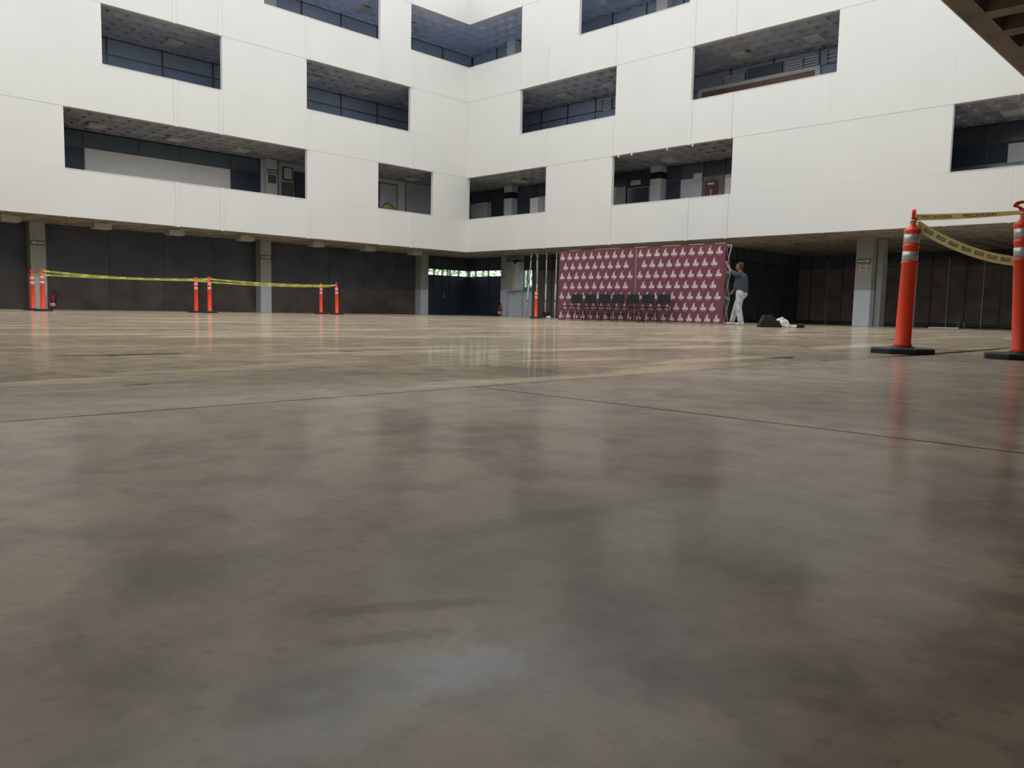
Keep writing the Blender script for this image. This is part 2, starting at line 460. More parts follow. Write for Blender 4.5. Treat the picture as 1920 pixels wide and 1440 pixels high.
e0 = TH+.06
names = ['ground floor', 'first gallery', 'second gallery', 'third gallery']
for k, z in enumerate((B, T1, T2, T3)):
    coffered('ceiling', -3.4, -e0, -28.2, 3.3, z+.004, 'waffle concrete ceiling of the %s beside the dark wall wing' % names[k], mx=.1, mt=(None, CEILG, CEIL_HAZE_MID, CEIL_HAZE)[k], dep=.08 if k else .14)
    coffered('ceiling', -e0, W, e0, 3.3, z+.004, 'waffle concrete ceiling of the %s behind the backdrop' % names[k], mt=(None, CEILG, CEIL_HAZE_MID, CEIL_HAZE)[k], dep=.08 if k else .14)
coffered('ceiling', 11.5, 30, 3.3, 9.3, B+.004, 'waffle concrete ceiling of the entrance recess behind the column with arrow sign')
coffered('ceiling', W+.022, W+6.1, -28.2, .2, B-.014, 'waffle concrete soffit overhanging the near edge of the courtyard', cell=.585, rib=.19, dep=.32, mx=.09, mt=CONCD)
coffered('ceiling', -e0, W, -28.2, -W-e0, B+.004, 'waffle concrete soffit of the wing on the fourth side')
for z in (T1, T2):
    tag(MB().box(W+e0, W+6.1, -28.2, 3.3, z, z+.4).build('ceiling', CONC), 'plain gallery ceiling slab of the overhanging wing', 'ceiling', kind='structure')
tag(MB().box(-e0, W, -28.2, -W-e0, T1, T1+.4).build('ceiling', CONC), 'plain gallery ceiling slab of the fourth wing', 'ceiling', kind='structure')
# back walls of the unseen wings
tag(MB().box(28.15, 28.35, -28.4, -.5, 0, S3).build('wall_behind_right', DARKW), 'dark wall under the overhanging wing', 'wall', kind='structure')
tag(MB().box(-3.4, 28.35, -28.4, -28.2, 0, S2).build('wall_behind_front', DARKW), 'dark wall at the back of the fourth wing', 'wall', kind='structure')

# ------------------------------------------------------------------ ground floor walls
XW, YW = -3.25, 3.1
gl = empty('wall_ground_left'); tag(gl, 'dark two tone panelled wall behind the delineator posts', 'wall', kind='structure')
seams = [-28.2, -20.7, -18.6, -16.3, -14.27, -12.34, -10.4, -8.2, -7.1, -5.2, -3.3, -1.6, .35]
for a, b_ in zip(seams[:-1], seams[1:]):
    MB().box(XW, XW-.12, a+.006, b_-.006, 1.12, B).build('panel', DARKW, gl)
    MB().box(XW+.004, XW-.12, a+.006, b_-.006, 0.0, 1.115).build('panel', DARKL, gl)
MB().box(XW-.12, XW-.16, -28.2, .35, 0, B).build('panel_backing', JOINTM, gl)

# corner glazing: left return and door wall, clerestory open to the outside
def clerestory_wall(name, P, u0, u1, mull, label, doors=()):
    root = empty(name); tag(root, label, 'wall', kind='structure')
    def bx(a0, a1, d0, d1, z0, z1, nm, mt, par=root):
        a = P(a0, d0); b_ = P(a1, d1); return MB().box(a[0], b_[0], a[1], b_[1], z0, z1).build(nm, mt, par)
    us = [u0]+mull+[u1]
    for a, b_ in zip(us[:-1], us[1:]):
        p = bx(a+.012, b_-.012, .02, .07, 0, 1.94, 'panel', NAVY)
        bx(a+.012, b_-.012, .02, .07, 2.25, B, 'panel', DARKW)
        bx(a+.02, b_-.02, .04, .046, 1.95, 2.24, 'pane', GLASS)
    for u in us:
        bx(u-.018, u+.018, -.02, .08, 0, B, 'mullion', STEEL)
    bx(u0, u1, -.01, .08, 1.93, 1.955, 'transom', STEEL); bx(u0, u1, -.01, .08, 2.235, 2.26, 'transom', STEEL)
    if u0 < 0:
        bx(u0-.1, u0+.04, -.04, .1, 0, B, 'corner_post', STEEL)
    for u in doors:
        for z in (.88, 1.0):
            k = MB(); c_ = P(u, -.05); k.ball((c_[0], c_[1], z), .045, 10); k.build('door_knob', ALU, root, True)
    return root
clerestory_wall('wall_corner_return', lambda u, d: (XW-d, u), .35, 3.10, [.83, 1.35, 1.86, 2.43],
                'navy door panels with steel mullions and a clerestory of trees', doors=(1.42,))
clerestory_wall('wall_corner_doors', lambda u, d: (u, YW+d), -3.25, -.50, [-2.75, -1.80],
                'wide navy doors under a clerestory strip beside the grey service block', doors=(-.62,))

# grey service block with wall cabinet and bright window beside it
gb = MB().box(-.48, -.10, 2.72, 3.2, 0, 1.24); gbo = empty('wall_service_block'); tag(gbo, 'grey painted service block beside the navy doors', 'wall', kind='structure')
MB().box(-.48, -.10, 2.70, 3.25, 0, 1.24).build('dado', COLL, gbo); MB().box(-.475, -.10, 2.705, 3.25, 1.24, B).build('upper_block', COLU, gbo)
MB().box(-.10, .72, 2.95, 3.25, 0, 1.24).build('dado', COLL, gbo); MB().box(-.10, .70, 2.955, 3.25, 1.24, B).build('upper_block', COLU, gbo)
MB().box(-.47, -.12, 2.69, 2.705, 1.88, 1.94).build('red_stripe', SIGNR, gbo)
cab = empty('wall_cabinet', (.45, 2.93, 1.22)); tag(cab, 'tall grey electrical cabinet hung on the service block', 'cabinet')
MB().box(-.42, .02, -.38, 0.02, 0, 1.36).build('body', GREYW, cab); MB().box(.05, .36, -.26, .02, .02, 1.36).build('side_box', COLL, cab)
MB().box(-.40, .0, -.395, -.38, .03, 1.33).build('door', COLU, cab); MB().box(-.03, .0, -.41, -.395, .6, .72).build('handle', ALU, cab)
MB().box(-.06, .16, -.30, -.1, 1.28, 1.44).build('cable_box', BLACKP, cab)

wr = empty('wall_ground_back'); tag(wr, 'grey brown mullioned partition behind the burgundy backdrop', 'wall', kind='structure')
# window with teal lower pane
MB().box(.72, 1.25, YW, YW+.1, 0, 1.18).build('panel', COLL, wr); MB().box(.72, 1.25, YW, YW+.1, 2.22, B).build('panel', DARKW, wr)
wn = empty('window_1', (.985, YW, 1.18)); tag(wn, 'bright narrow window with a teal lower pane', 'window', kind='structure')
MB().box(-.235, .235, .04, .046, .22, 1.02).build('pane', GLASS, wn); MB().box(-.235, .235, .035, .05, .03, .21).build('pane', TEAL, wn)
for (a, b_, c_, d_) in ((-.265, -.235, 0, 1.04), (.235, .265, 0, 1.04), (-.235, .235, 0, .03), (-.235, .235, 1.02, 1.04), (-.02, .02, .03, 1.02)):
    MB().box(a, b_, .0, .08, c_, d_).build('window_frame', ALU, wn)
u = 1.25; k = 0
while u < 11.4:
    w = (.38, .45, .42, .5)[k % 4]; v = min(u+w, 11.5)
    MB().box(u+.012, v-.012, YW, YW+.1, .02, 2.15).build('panel', GREYPANEL if u < 5 else BROWNP, wr)
    MB().box(u+.012, v-.012, YW+.02, YW+.1, 2.17, B).build('pane', GLASSD, wr)
    MB().box(v-.012, v+.012, YW-.04, YW+.1, 0, B).build('mullion', PALE_STEEL if k % 3 == 0 else STEEL, wr)
    u = v; k += 1
MB().box(1.25, 11.5, YW-.02, YW+.1, 2.15, 2.18).build('transom', STEEL, wr)
MB().box(.72, 11.5, YW+.1, YW+.16, 2.25, B).build('panel_backing', JOINTM, wr)
MB().box(1.25, 11.5, YW+.1, YW+.16, 0, 2.25).build('panel_backing', JOINTM, wr)

# entrance recess: side wall and back glazing
al = empty('wall_recess_side'); tag(al, 'dark glazed side wall of the recess behind the man', 'wall', kind='structure')
ys = [3.1, 3.6, 4.15, 4.7, 5.3, 5.95, 6.6, 7.3, 8.1, 9.0]; XA = 11.6
for a, b_ in zip(ys[:-1], ys[1:]):
    MB().box(XA, XA-.1, a+.015, b_-.015, .1, 2.36).build('pane', GLASSD, al)
    MB().box(XA-.01, XA-.1, a+.015, b_-.015, 2.40, B).build('pane', GLASSB, al)
    MB().box(XA+.03, XA-.1, a-.015, a+.015, .1, B).build('mullion', STEEL, al)
MB().box(XA-.1, XA-.16, 3.1, 9.1, 0, B).build('panel_backing', JOINTM, al)
MB().box(XA+.02, XA-.1, 3.1, 9, 2.36, 2.40).build('transom', STEEL, al); MB().box(XA+.02, XA-.1, 3.1, 9, 0, .1).build('plinth', STEEL, al)
ab = empty('wall_recess_back'); tag(ab, 'row of tall dark glazed doors at the back of the entrance recess', 'wall', kind='structure')
YA = 9.0
xs = [XA, 12.2, 12.92, 13.54, 14.07, 14.7, 15.31, 15.95, 16.46, 17.0, 17.6, 18.2, 18.8, 19.36, 20.0, 20.6, 21.2, 22, 23, 24, 25]
for k, (a, b_) in enumerate(zip(xs[:-1], xs[1:])):
    MB().box(a+.015, b_-.015, YA, YA+.06, .12, 2.30).build('door_leaf', BROWNP, ab)
    MB().box(a+.015, b_-.015, YA+.01, YA+.06, 2.36, B).build('pane', GLASSB if k < 5 else GLASSD, ab)
    MB().box(b_-.014, b_+.014, YA-.04, YA+.06, .0, 2.62).build('mullion', ALU if k % 2 else STEEL, ab)
    MB().box(a+.03, b_-.03, YA-.03, YA-.005, .02, .10).build('kick_plate', STEEL, ab)
    if k > 3:
        for j in range(3):
            MB().box(a+.03, b_-.03, YA-.02, YA+.01, 2.42+j*.13, 2.445+j*.13).build('louvre', STEEL, ab)
MB().box(XA-.1, XA+.04, YA-.04, YA+.12, 0, B).build('corner_post', STEEL, ab)
MB().box(XA, 25, YA-.02, YA+.06, 2.30, 2.36).build('transom', STEEL, ab); MB().box(XA, 25, YA+.06, YA+.12, 0, B).build('panel_backing', JOINTM, ab)
tag(MB().box(24.9, 25.1, 3.3, 9.2, 0, B).build('wall_recess_end', DARKW), 'dark end wall of the entrance recess', 'wall', kind='structure')

# ------------------------------------------------------------------ columns and their signs
def column(x, y, sx, sy, label):
    r = empty('column', (x, y, 0)); tag(r, label, 'column')
    MB().box(-sx/2, sx/2, -sy/2, sy/2, 0, 1.19).build('painted_dado', COLL, r)
    MB().box(-sx/2+.003, sx/2-.003, -sy/2+.003, sy/2-.003, 1.19, B).build('shaft', COLU, r)
    return r
column(-3.03, -16.63, .42, .47, 'grey column with a left pointing arrow sign beside the fire extinguisher')
column(-3.03, -8.41, .42, .47, 'grey column standing between the long dark wall panels with arrow near its top')
column(-3.03, -.14, .42, .47, 'plain grey column where the dark wall meets the navy doors')
column(16.80, 2.95, .54, .60, 'grey column with green arrow and prohibition sign before the entrance recess')
tag(MB().box(17.10, 17.28, 3.0, 3.4, 0, B).build('column_pier', COLU), 'slim dark grey pier behind the column with the prohibition sign', 'column')

def arrow_sign(loc, rz, direction, label):
    r = empty('arrow_sign', loc, rz); tag(r, label, 'sign')
    MB().box(-.22, .22, 0, .015, -.085, .085).build('plate', GREEN, r)
    s = direction
    poly = [(-.19*s, -.022), (.09*s, -.022), (.09*s, -.06), (.195*s, 0), (.09*s, .06), (.09*s, .022), (-.19*s, .022)]
    MB().prism(poly, lambda a, b_, d: (a, d, b_), -.004, 0).build('arrow', SIGNW, r)
    return r
arrow_sign((-2.80, -16.64, 2.20), math.pi/2, -1, 'green sign with pale arrow pointing left on the column by the extinguisher')
arrow_sign((-2.80, -8.41, 2.23), math.pi/2, 1, 'green arrow sign pointing right on the column between the taped posts')
arrow_sign((16.80, 2.63, 2.15), 0, 1, 'green arrow sign pointing right above the prohibition sign')
ns = empty('prohibition_sign', (16.80, 2.63, 1.90)); tag(ns, 'small white sign with red prohibition ring under the arrow', 'sign')
MB().box(-.11, .11, 0, .012, -.13, .12).build('plate', SIGNW, ns)
mb = MB()
for k in range(20):
    a0, a1 = 2*math.pi*k/20, 2*math.pi*(k+1)/20
    mb.prism([(.085*math.cos(a0), .02+.085*math.sin(a0)), (.085*math.cos(a1), .02+.085*math.sin(a1)), (.062*math.cos(a1), .02+.062*math.sin(a1)), (.062*math.cos(a0), .02+.062*math.sin(a0))], lambda a, b_, d: (a, d, b_), -.004, 0)
mb.prism([(-.052, .055), (-.038, .068), (.052, -.015), (.038, -.028)], lambda a, b_, d: (a, d, b_), -.005, 0)
mb.build('red_ring', SIGNR, ns)
MB().box(-.04, .04, -.003, 0, .005, .03).build('cigarette', INK, ns); MB().box(-.09, .09, -.003, 0, -.115, -.085).build('text_band', SIGNR, ns)

# ------------------------------------------------------------------ lamps
def lamp(x, y, z, sx, sy, h, label, group):
    r = empty('ceiling_lamp', (x, y, z-h)); tag(r, label, 'lamp', group)
    MB().box(-sx/2, sx/2, -sy/2, sy/2, 0.012, h).build('housing', CREAM, r)
    MB().box(-sx/2+.03, sx/2-.03, -sy/2+.03, sy/2-.03, 0, .012).build('diffuser', LENS, r)
for y in (-17.75, -15.1, -12.65, -10.0, -6.92, -4.4, -1.83):
    lamp(-1.45, y, B+.004, .42, .54, .20, 'cream box lamp under the soffit before the dark panelled wall', 'lamps along the dark wall soffit')
for k, z in enumerate((T1, T2, T3)):
    nm = ('first', 'second', 'third')[k]
    for y in (-17.5, -15.0, -12.35, -9.85, -6.8, -4.2, -1.6):
        lamp(-2.0, y, z+.004, .55, .55, .09, 'square lamp on the %s gallery ceiling above the dark wall' % nm, 'lamps of the %s gallery above the dark wall' % nm)
    for x in (1.55, 4.12, 6.6, 9.6, 12.4, 15.06, 18.2, 21):
        lamp(x, 1.85, z+.004, .55, .55, .09, 'square lamp on the %s gallery ceiling above the backdrop' % nm, 'lamps of the %s gallery above the backdrop' % nm)
for x in (8.49, 9.09, 10.65, 11.69):
    r = empty('bulb', (x, .02, T1)); tag(r, 'small white bulb under the head of the gallery opening with the column', 'bulb', 'bulbs along the gallery head')
    MB().box(-.02, .02, -.02, .02, -.03, .0).build('socket', SIGNW, r); MB().ball((0, 0, -.06), .035, 10).build('globe', PRINTW, r, True)

# ------------------------------------------------------------------ gallery back walls
def gallery_wall(name, P, label, floor_z, ceil_z, spans, umin, umax):
    """spans: (u0,u1,lower material, upper material)"""
    root = empty(name); tag(root, label, 'wall', kind='structure')
    def bx(a0, a1, d0, d1, z0, z1, nm, mt):
        a = P(a0, d0); b_ = P(a1, d1); return MB().box(a[0], b_[0], a[1], b_[1], z0, z1).build(nm, mt, root)
    bx(umin, umax, .1, .2, floor_z, ceil_z, 'panel_backing', JOINTM)
    zt = ceil_z-.58
    for (a, b_, lo, hi) in spans:
        bx(a+.015, b_-.015, .0, .09, floor_z, zt-.02, 'panel', lo)
        if hi is lo: bx(a+.015, b_-.015, .0, .09, zt-.02, ceil_z, 'panel', hi)
        else:
            bx(a+.015, b_-.015, .02, .09, zt+.02, ceil_z-.04, 'pane', hi)
            bx(a-.0, b_+.0, -.01, .09, zt-.02, zt+.02, 'transom', STEEL)
        bx(b_-.02, b_+.02, -.02, .09, floor_z, ceil_z, 'mullion', STEEL)
    return root, bx
F1, F2, F3 = B+.454, T1+.454, T2+.454
def spans_auto(u0, u1, step, lo, hi):
    n = round((u1-u0)/step); return [(u0+(u1-u0)*k/n, u0+(u1-u0)*(k+1)/n, lo, hi) for k in range(n)]
PL = lambda u, d: (XW-d, -u)
PR = lambda u, d: (u, YW+d)
g1, bx = gallery_wall('wall_gallery_left_first', PL, 'back wall of the first gallery with a long white board under glass transoms', F1, T1,
    [(-3.1, 1.0, GREYW, GREYW), (1.0, 6.2, WHITE2, WHITE2), (6.2, 7.62, GREYW, GREYW), (7.62, 8.42, GREYW, GREYW), (8.42, 9.66, NAVY, GLASSB),
     (9.66, 15.0, WHITE2, GLASSB), (15.0, 17.0, NAVY, GLASSB), (17, 19, NAVY, GLASSB), (19, 28, GREYW, GREYW)], -3.4, 28)
for u in (11.61, 13.12): bx(u-.018, u+.018, -.01, .09, T1-.58, T1, 'mullion', STEEL)
gallery_wall('wall_gallery_left_second', PL, 'dark glazed back wall of the second gallery above the dark wall', F2, T2, spans_auto(-3.1, 18, 1.9, HAZE_PART, HAZE_TRANS) + [(18, 28, GREYW, GREYW)], -3.4, 28)
gallery_wall('wall_gallery_left_third', PL, 'dark glazed back wall of the third gallery above the dark wall', F3, T3, spans_auto(-3.1, 18, 1.9, HAZE_PART, HAZE_TRANS) + [(18, 28, GREYW, GREYW)], -3.4, 28)
gallery_wall('wall_gallery_back_first', PR, 'back wall of the first gallery with columns cabinets and posters', F1, T1,
    [(-3.2, -1.6, GREYW, GLASSD), (-1.6, -.5, NAVY, GLASSD), (-.5, 1.4, NAVY, GLASSD), (1.4, 5.0, GREYW, GLASSD), (5.0, 6.6, WHITE2, GLASSD), (6.6, 9.25, NAVY, GLASSD), (9.25, 10.28, GREYW, GLASSB), (10.28, 11.2, BROWNP, GLASSD), (11.2, 13.4, GREYW, GLASSD), (13.4, 16, NAVY, GLASSD), (16, 18.4, NAVY, GLASSD), (18.4, 20.1, NAVY, GLASSD), (20.1, 22, NAVY, GLASSD), (22, W, NAVY, GLASSD)], -3.5, W)
gallery_wall('wall_gallery_back_second', PR, 'dark glazed back wall of the second gallery with louvred windows', F2, T2, spans_auto(-3.2, 9.6, 1.6, HAZE_PART, HAZE_TRANS) + spans_auto(9.6, W, 1.75, HAZE_PART, HAZE_TRANS), -3.5, W)
gallery_wall('wall_gallery_back_third', PR, 'dark glazed back wall of the third gallery above the backdrop', F3, T3, spans_auto(-3.2, W, 1.75, HAZE_PART, HAZE_TRANS), -3.5, W)

def gcol(P, u, w, dep, z0, z1, label, band=None, mt=GREYW):
    a = P(u-w/2, -dep); b_ = P(u+w/2, 0)
    cx, cy = (a[0]+b_[0])/2, (a[1]+b_[1])/2; hx, hy = abs(a[0]-b_[0])/2, abs(a[1]-b_[1])/2
    r = empty('gallery_column', (cx, cy, z0)); tag(r, label, 'column')
    MB().box(-hx, hx, -hy, hy, 0, z1-z0).build('shaft', mt, r)
    if band: MB().box(-hx-.02, hx+.02, -hy-.02, hy, band[0]-z0, band[1]-z0).build('dark_band', BLACKP, r)
    return r
for k, (z0, z1) in enumerate(((F1, T1), (F2, T2), (F3, T3))):
    nm = ('first', 'second', 'third')[k]
    gcol(PL, 8.02, .5, .25, z0, z1, 'grey column on the %s gallery above the dark wall' % nm)
    gcol(PL, 16.63, .5, .25, z0, z1, 'far grey column on the %s gallery beyond the white board' % nm)
    gcol(PR, 8.33, .52, .40, z0, z1, 'grey column with dark band on the %s gallery above the backdrop' % nm if k == 0 else 'grey column near the middle of the %s gallery above the backdrop' % nm, (5.70, 5.95) if k == 0 else None)
    gcol(PR, -.10, .52, .40, z0, z1, 'grey column near the inner corner of the %s gallery above the backdrop' % nm, (5.62, 5.90) if k == 0 else None)
    gcol(PR, 16.8, .52, .40, z0, z1, 'grey column at the far end of the %s gallery above the backdrop' % nm)

# things on gallery walls
def board(P, u0, u1, z0, z1, nm, label, cat, mt, dep=.03, frame=None):
    a = P(u0, 0); b_ = P(u1, -dep); cx, cy = (a[0]+b_[0])/2, (a[1]+b_[1])/2
    hx, hy = abs(a[0]-b_[0])/2, abs(a[1]-b_[1])/2
    r = empty(nm, (cx, cy, z0)); tag(r, label, cat)
    MB().box(-hx, hx, -hy, hy, 0, z1-z0).build('face', mt, r)
    if frame:
        t = .035
        for (q0, q1, w0, w1) in ((-1, 1, 0, t), (-1, 1, z1-z0-t, z1-z0)):
            MB().box(-hx-.01, hx+.01, -hy-.01, hy, w0, w1).build('frame', frame, r)
        horiz_x = hx > hy
        for s in (-1, 1):
            if horiz_x: MB().box(s*hx-t/2, s*hx+t/2, -hy-.01, hy, 0, z1-z0).build('frame', frame, r)
            else: MB().box(-hx, hx+.01, s*hy-t/2, s*hy+t/2, 0, z1-z0).build('frame', frame, r)
    return r
PLo = lambda u, d: (XW-d+.025, -u)
PRo = lambda u, d: (u, YW+d-.025)
p = board(PLo, 1.53, 2.55, 4.2, 6.02, 'framed_poster', 'dark framed pale poster with a yellow spot on the gallery wall', 'poster', GREYW, .03, INK)
mb = MB(); mb.lathe([(.16, 0), (.16, .004)], 16); yo = mb.build('yellow_spot', YELLOW, p); yo.location = (.018, .02, .70); yo.rotation_euler = (0, math.pi/2, 0)
arcm = MB(); pts = [(.02, -.42+.05*k, .62+.30*math.sin(k/16*math.pi)) for k in range(17)]
arcm.tube(pts, .02, 6); arcm.build('black_arc', INK, p)
board(PLo, 6.95, 7.46, 4.3, 5.42, 'framed_poster', 'grey hanging sheet on the gallery wall by the long opening', 'poster', GREYPANEL, .04, None)
board(PLo, 6.98, 7.40, 5.50, 6.03, 'framed_poster', 'grey framed notice above the hanging sheet on the gallery wall', 'poster', GREYW, .04, INK)
board(PLo, 6.22, 6.88, 3.5, 5.9, 'curtain', 'dark blue curtain at the end of the long gallery opening', 'curtain', NAVY, .10)
asn = arrow_sign((XW+.27, -8.02, 5.72), math.pi/2, 1, 'pale arrow sign on the first gallery column above the dark wall')
board(lambda u, d: (XW-d+.26, -u), 7.84, 8.20, 5.25, 5.58, 'notice_plate', 'small grey notice under the gallery arrow sign', 'sign', GREYPANEL, .015)
board(PRo, 5.45, 6.35, 3.4, 5.55, 'cabinet', 'tall pale cabinet on the first gallery left of the banded column', 'cabinet', WHITE2, .35)
board(PRo, 6.85, 7.35, 5.60, 5.80, 'notice_plate', 'small pale plate over the door beside the banded column', 'sign', SIGNW, .03)
board(PRo, 6.75, 7.80, 3.4, 5.50, 'door_frame_panel', 'glazed door with pale frame beside the banded column', 'door', GLASSD, .04, ALU)
board(PRo, 9.88, 10.26, 5.52, 5.78, 'notice_plate', 'pale air vent plate right of the banded column', 'vent', SIGNW, .03)
rn = board(PRo, 10.40, 10.95, 4.5, 5.45, 'red_notice', 'red brown notice sheet on the first gallery wall', 'poster', NOTICE, .02)
MB().box(-.16, .12, -.02, -.012, .78, .86).build('text_band', SIGNW, rn); MB().box(-.02, .02, -.02, -.012, .1, .6).build('text_band', SIGNW, rn)
board(PRo, 11.45, 12.1, 3.4, 5.42, 'cabinet', 'pale cabinet at the end of the opening with bulbs', 'cabinet', WHITE2, .3)
board(PRo, 1.35, 1.85, 3.4, 5.5, 'cabinet', 'pale cabinet on the first gallery near the inner corner', 'cabinet', WHITE2, .35)
board(PRo, -2.5, -1.65, 3.4, 5.57, 'cabinet', 'grey cabinet on the first gallery at the inner corner', 'cabinet', GREYW, .3)
# second gallery: long brown counter board and louvres
ct = board(PRo, 9.98, 14.75, F2, 8.93, 'notice_board', 'long brown board with pale frame on the second gallery', 'board', WOOD, .06, None)
MB().box(-2.40, 2.40, -.05, .03, 8.82-F2, 8.95-F2).build('frame', GREYW, ct); MB().box(2.24, 2.42, -.05, .03, 0, 8.83-F2).build('frame', GREYW, ct); MB().box(-2.42, -2.24, -.05, .03, 0, 8.83-F2).build('frame', GREYW, ct)
def louvres(u0, u1, z0, z1, n, label):
    r = empty('louvre_window', ((u0+u1)/2, YW-.03, z0)); tag(r, label, 'window')
    h = (u1-u0)/2
    for k in range(n):
        z = (z1-z0)*(k+.5)/n
        MB().box(-h, h, -.03, .02, z-.018, z+.018).build('slat', GREYW, r)
    for s in (-1, 1): MB().box(s*h-.02, s*h+.02, -.02, .03, 0, z1-z0).build('frame', STEEL, r)
louvres(13.42, 14.12, 8.97, 9.30, 4, 'louvred window above the long brown board')
louvres(14.16, 14.70, 8.97, 9.34, 4, 'narrow louvred window at the end of the brown board')
louvres(15.0, 15.5, 8.97, 9.40, 3, 'small louvred window right of the brown board')
louvres(11.0, 11.9, 8.97, 9.28, 4, 'dim louvred window over the start of the brown board')
louvres(5.2, 5.7, 8.90, 9.40, 5, 'slatted vent at the end of the dark second gallery opening')
board(PRo, 12.0, 13.36, 8.97, 9.36, 'glass_panel', 'teal tinted glass panel between the louvred windows', 'window', GLASSB, .03)
# railing panes at the opening beside the overhang
rl = empty('railing', (20.6, 2.0, F1)); tag(rl, 'low glass railing inside the gallery opening next to the overhang', 'railing')
MB().box(-1.6, 2.0, 0, .02, .9, 1.42).build('pane', GLASSB, rl)
for x in (-1.6, -.5, .6, 2.0): MB().box(x-.02, x+.02, -.02, .04, 0, 1.45).build('post', STEEL, rl)
MB().box(-1.6, 2.0, -.02, .04, 1.42, 1.46).build('rail', STEEL, rl)
board(PRo, 20.75, 21.9, 3.5, 5.46, 'cabinet', 'grey cabinet behind the glass railing of the gallery', 'cabinet', GREYW, .4)

# ------------------------------------------------------------------ outside trees
def tree(x, y, h, r, label):
    t = empty('tree', (x, y, 0)); tag(t, label, 'tree', 'trees outside the door glazing')
    MB().tube([(0, 0, 0), (.05, 0, h*.4), (0, .05, h*.8)], [.14, .1, .05], 8).build('trunk', BARK, t, True)
    mb = MB(); rnd = random.Random(int(x*13+y*7))
    for k in range(420):
        v = Vector((rnd.gauss(0, 1), rnd.gauss(0, 1), rnd.gauss(0, 1))).normalized()*r*rnd.uniform(.35, 1)
        v.z = v.z*.9 + h*.62
        a = Vector((rnd.uniform(-1, 1), rnd.uniform(-1, 1), rnd.uniform(-1, 1))).normalized(); b_ = a.orthogonal().normalized()
        s = rnd.uniform(.09, .2)
        mb.quad(v-a*s, v-b_*s*.45, v+a*s, v+b_*s*.45)
    f = mb.build('foliage', LEAF, t); f['kind'] = 'stuff'
for (x, y, h, r) in ((-9.0, 13.5, 4.2, 2.0), (-13, 10.0, 4.6, 2.2), (-5.2, 14, 4.0, 1.7), (-17, 17, 5.5, 2.6)):
    tree(x, y, h, r, 'leafy green tree outside seen through the clerestory strip')

# ------------------------------------------------------------------ delineator posts
def post_meshes():
    d = {}
    d['base'] = MB().lathe([(.248, 0), (.25, .006), (.25, .036), (.242, .044), (.10, .048), (.085, .058)], 8, rot=math.pi/8).mesh('base', RUBBER)
    d['body'] = MB().lathe([(.070, .045), (.070, .075), (.062, .085), (.060, .40), (.058, .715), (.064, .72), (.064, .732), (.058, .738), (.058, .845), (.063, .85), (.063, .862), (.058, .868), (.058, .955), (.064, .97), (.064, .985), (.052, .995), (.026, 1.015), (.021, 1.03), (.020, 1.085)], 24).mesh('body', ORANGE, True)
    d['lower_band'] = MB().lathe([(.0592, .742), (.0592, .815)], 24).mesh('lower_band', REFL, True)
    d['upper_band'] = MB().lathe([(.0592, .882), (.0592, .952)], 24).mesh('upper_band', REFL, True)
    # loop handle: flat plate with hole
    mb = MB(); n = 20
    out = []; inn = []
    for k in range(n):
        a = 2*math.pi*k/n
        c_, s_ = math.cos(a), math.sin(a)
        w = .066 if s_ > 0 else .034
        out.append((w*math.copysign(abs(c_)**.6, c_), 1.112 + .038*s_)); inn.append((w*.50*c_, 1.114 + .017*s_))
    for k in range(n):
        k2 = (k+1) % n
        o0, o1, i0, i1 = out[k], out[k2], inn[k], inn[k2]; t = .013
        F = lambda q, s: (q[0], s*t, q[1])
        mb.quad(F(o0,-1), F(o1,-1), F(i1,-1), F(i0,-1)); mb.quad(F(o0,1), F(i0,1), F(i1,1), F(o1,1))
        mb.quad(F(o0,-1), F(o0,1), F(o1,1), F(o1,-1)); mb.quad(F(i0,-1), F(i1,-1), F(i1,1), F(i0,1))
    mb.box(-.018, .018, -.013, .013, 1.05, 1.085)
    d['handle'] = mb.mesh('handle', ORANGE)
    return d
PM = post_meshes()
POSTS = {}
def post(key, x, y, rz, lean, label, group='orange delineator posts', base=True):
    r = empty('delineator_post', (x, y, 0)); tag(r, label, 'delineator', group)
    for nm, me in PM.items():
        o = bpy.data.objects.new(nm, me); col.objects.link(o); o.parent = r
        if nm == 'base': o.rotation_euler = (0, 0, rz)
        else: o.rotation_euler = Euler((lean[1], lean[0], 0)).to_quaternion().to_matrix().to_4x4().__matmul__(Matrix.Rotation(rz, 4, 'Z')).to_euler()
    POSTS[key] = (x, y, lean)
    return r
L_PAIR1 = 'orange delineator post of the pair before the column beside the fire extinguisher'
L_PAIR2 = 'orange delineator post of the pair midway along the long yellow tape'
post('p1', 1.34, -17.89, .8, (0, 0), L_PAIR1, 'post pair by the extinguisher'); post('p2', 2.64, -17.98, .6, (0, 0), L_PAIR1, 'post pair by the extinguisher')
post('p3', 1.60, -13.25, .9, (0, 0), L_PAIR2, 'post pair midway on the tape'); post('p4', 2.48, -13.20, .7, (0, 0), L_PAIR2, 'post pair midway on the tape')
post('p5', 1.05, -8.25, 2.3, (0, 0), 'upright orange delineator post of the pair where the long tape ends'); post('p6', 2.30, -8.36, 2.35, (-.03, 0), 'slightly leaning orange delineator post of the pair where the long tape ends')
post('p7', 6.70, -2.45, 2.3, (0, 0), 'lone orange delineator post without tape near the leaning steel posts')
post('n1', 24.90, -17.64, 1.92, (.016, -.012), 'orange delineator post with the sagging yellow tape tied to its neck')
post('n2', 25.735, -17.655, .30, (-.045, .035), 'orange delineator post with tape knotted round its loop handle')
post('n3', 26.55, -17.0, .3, (0, 0), 'orange delineator post holding the far end of the sagging tape')

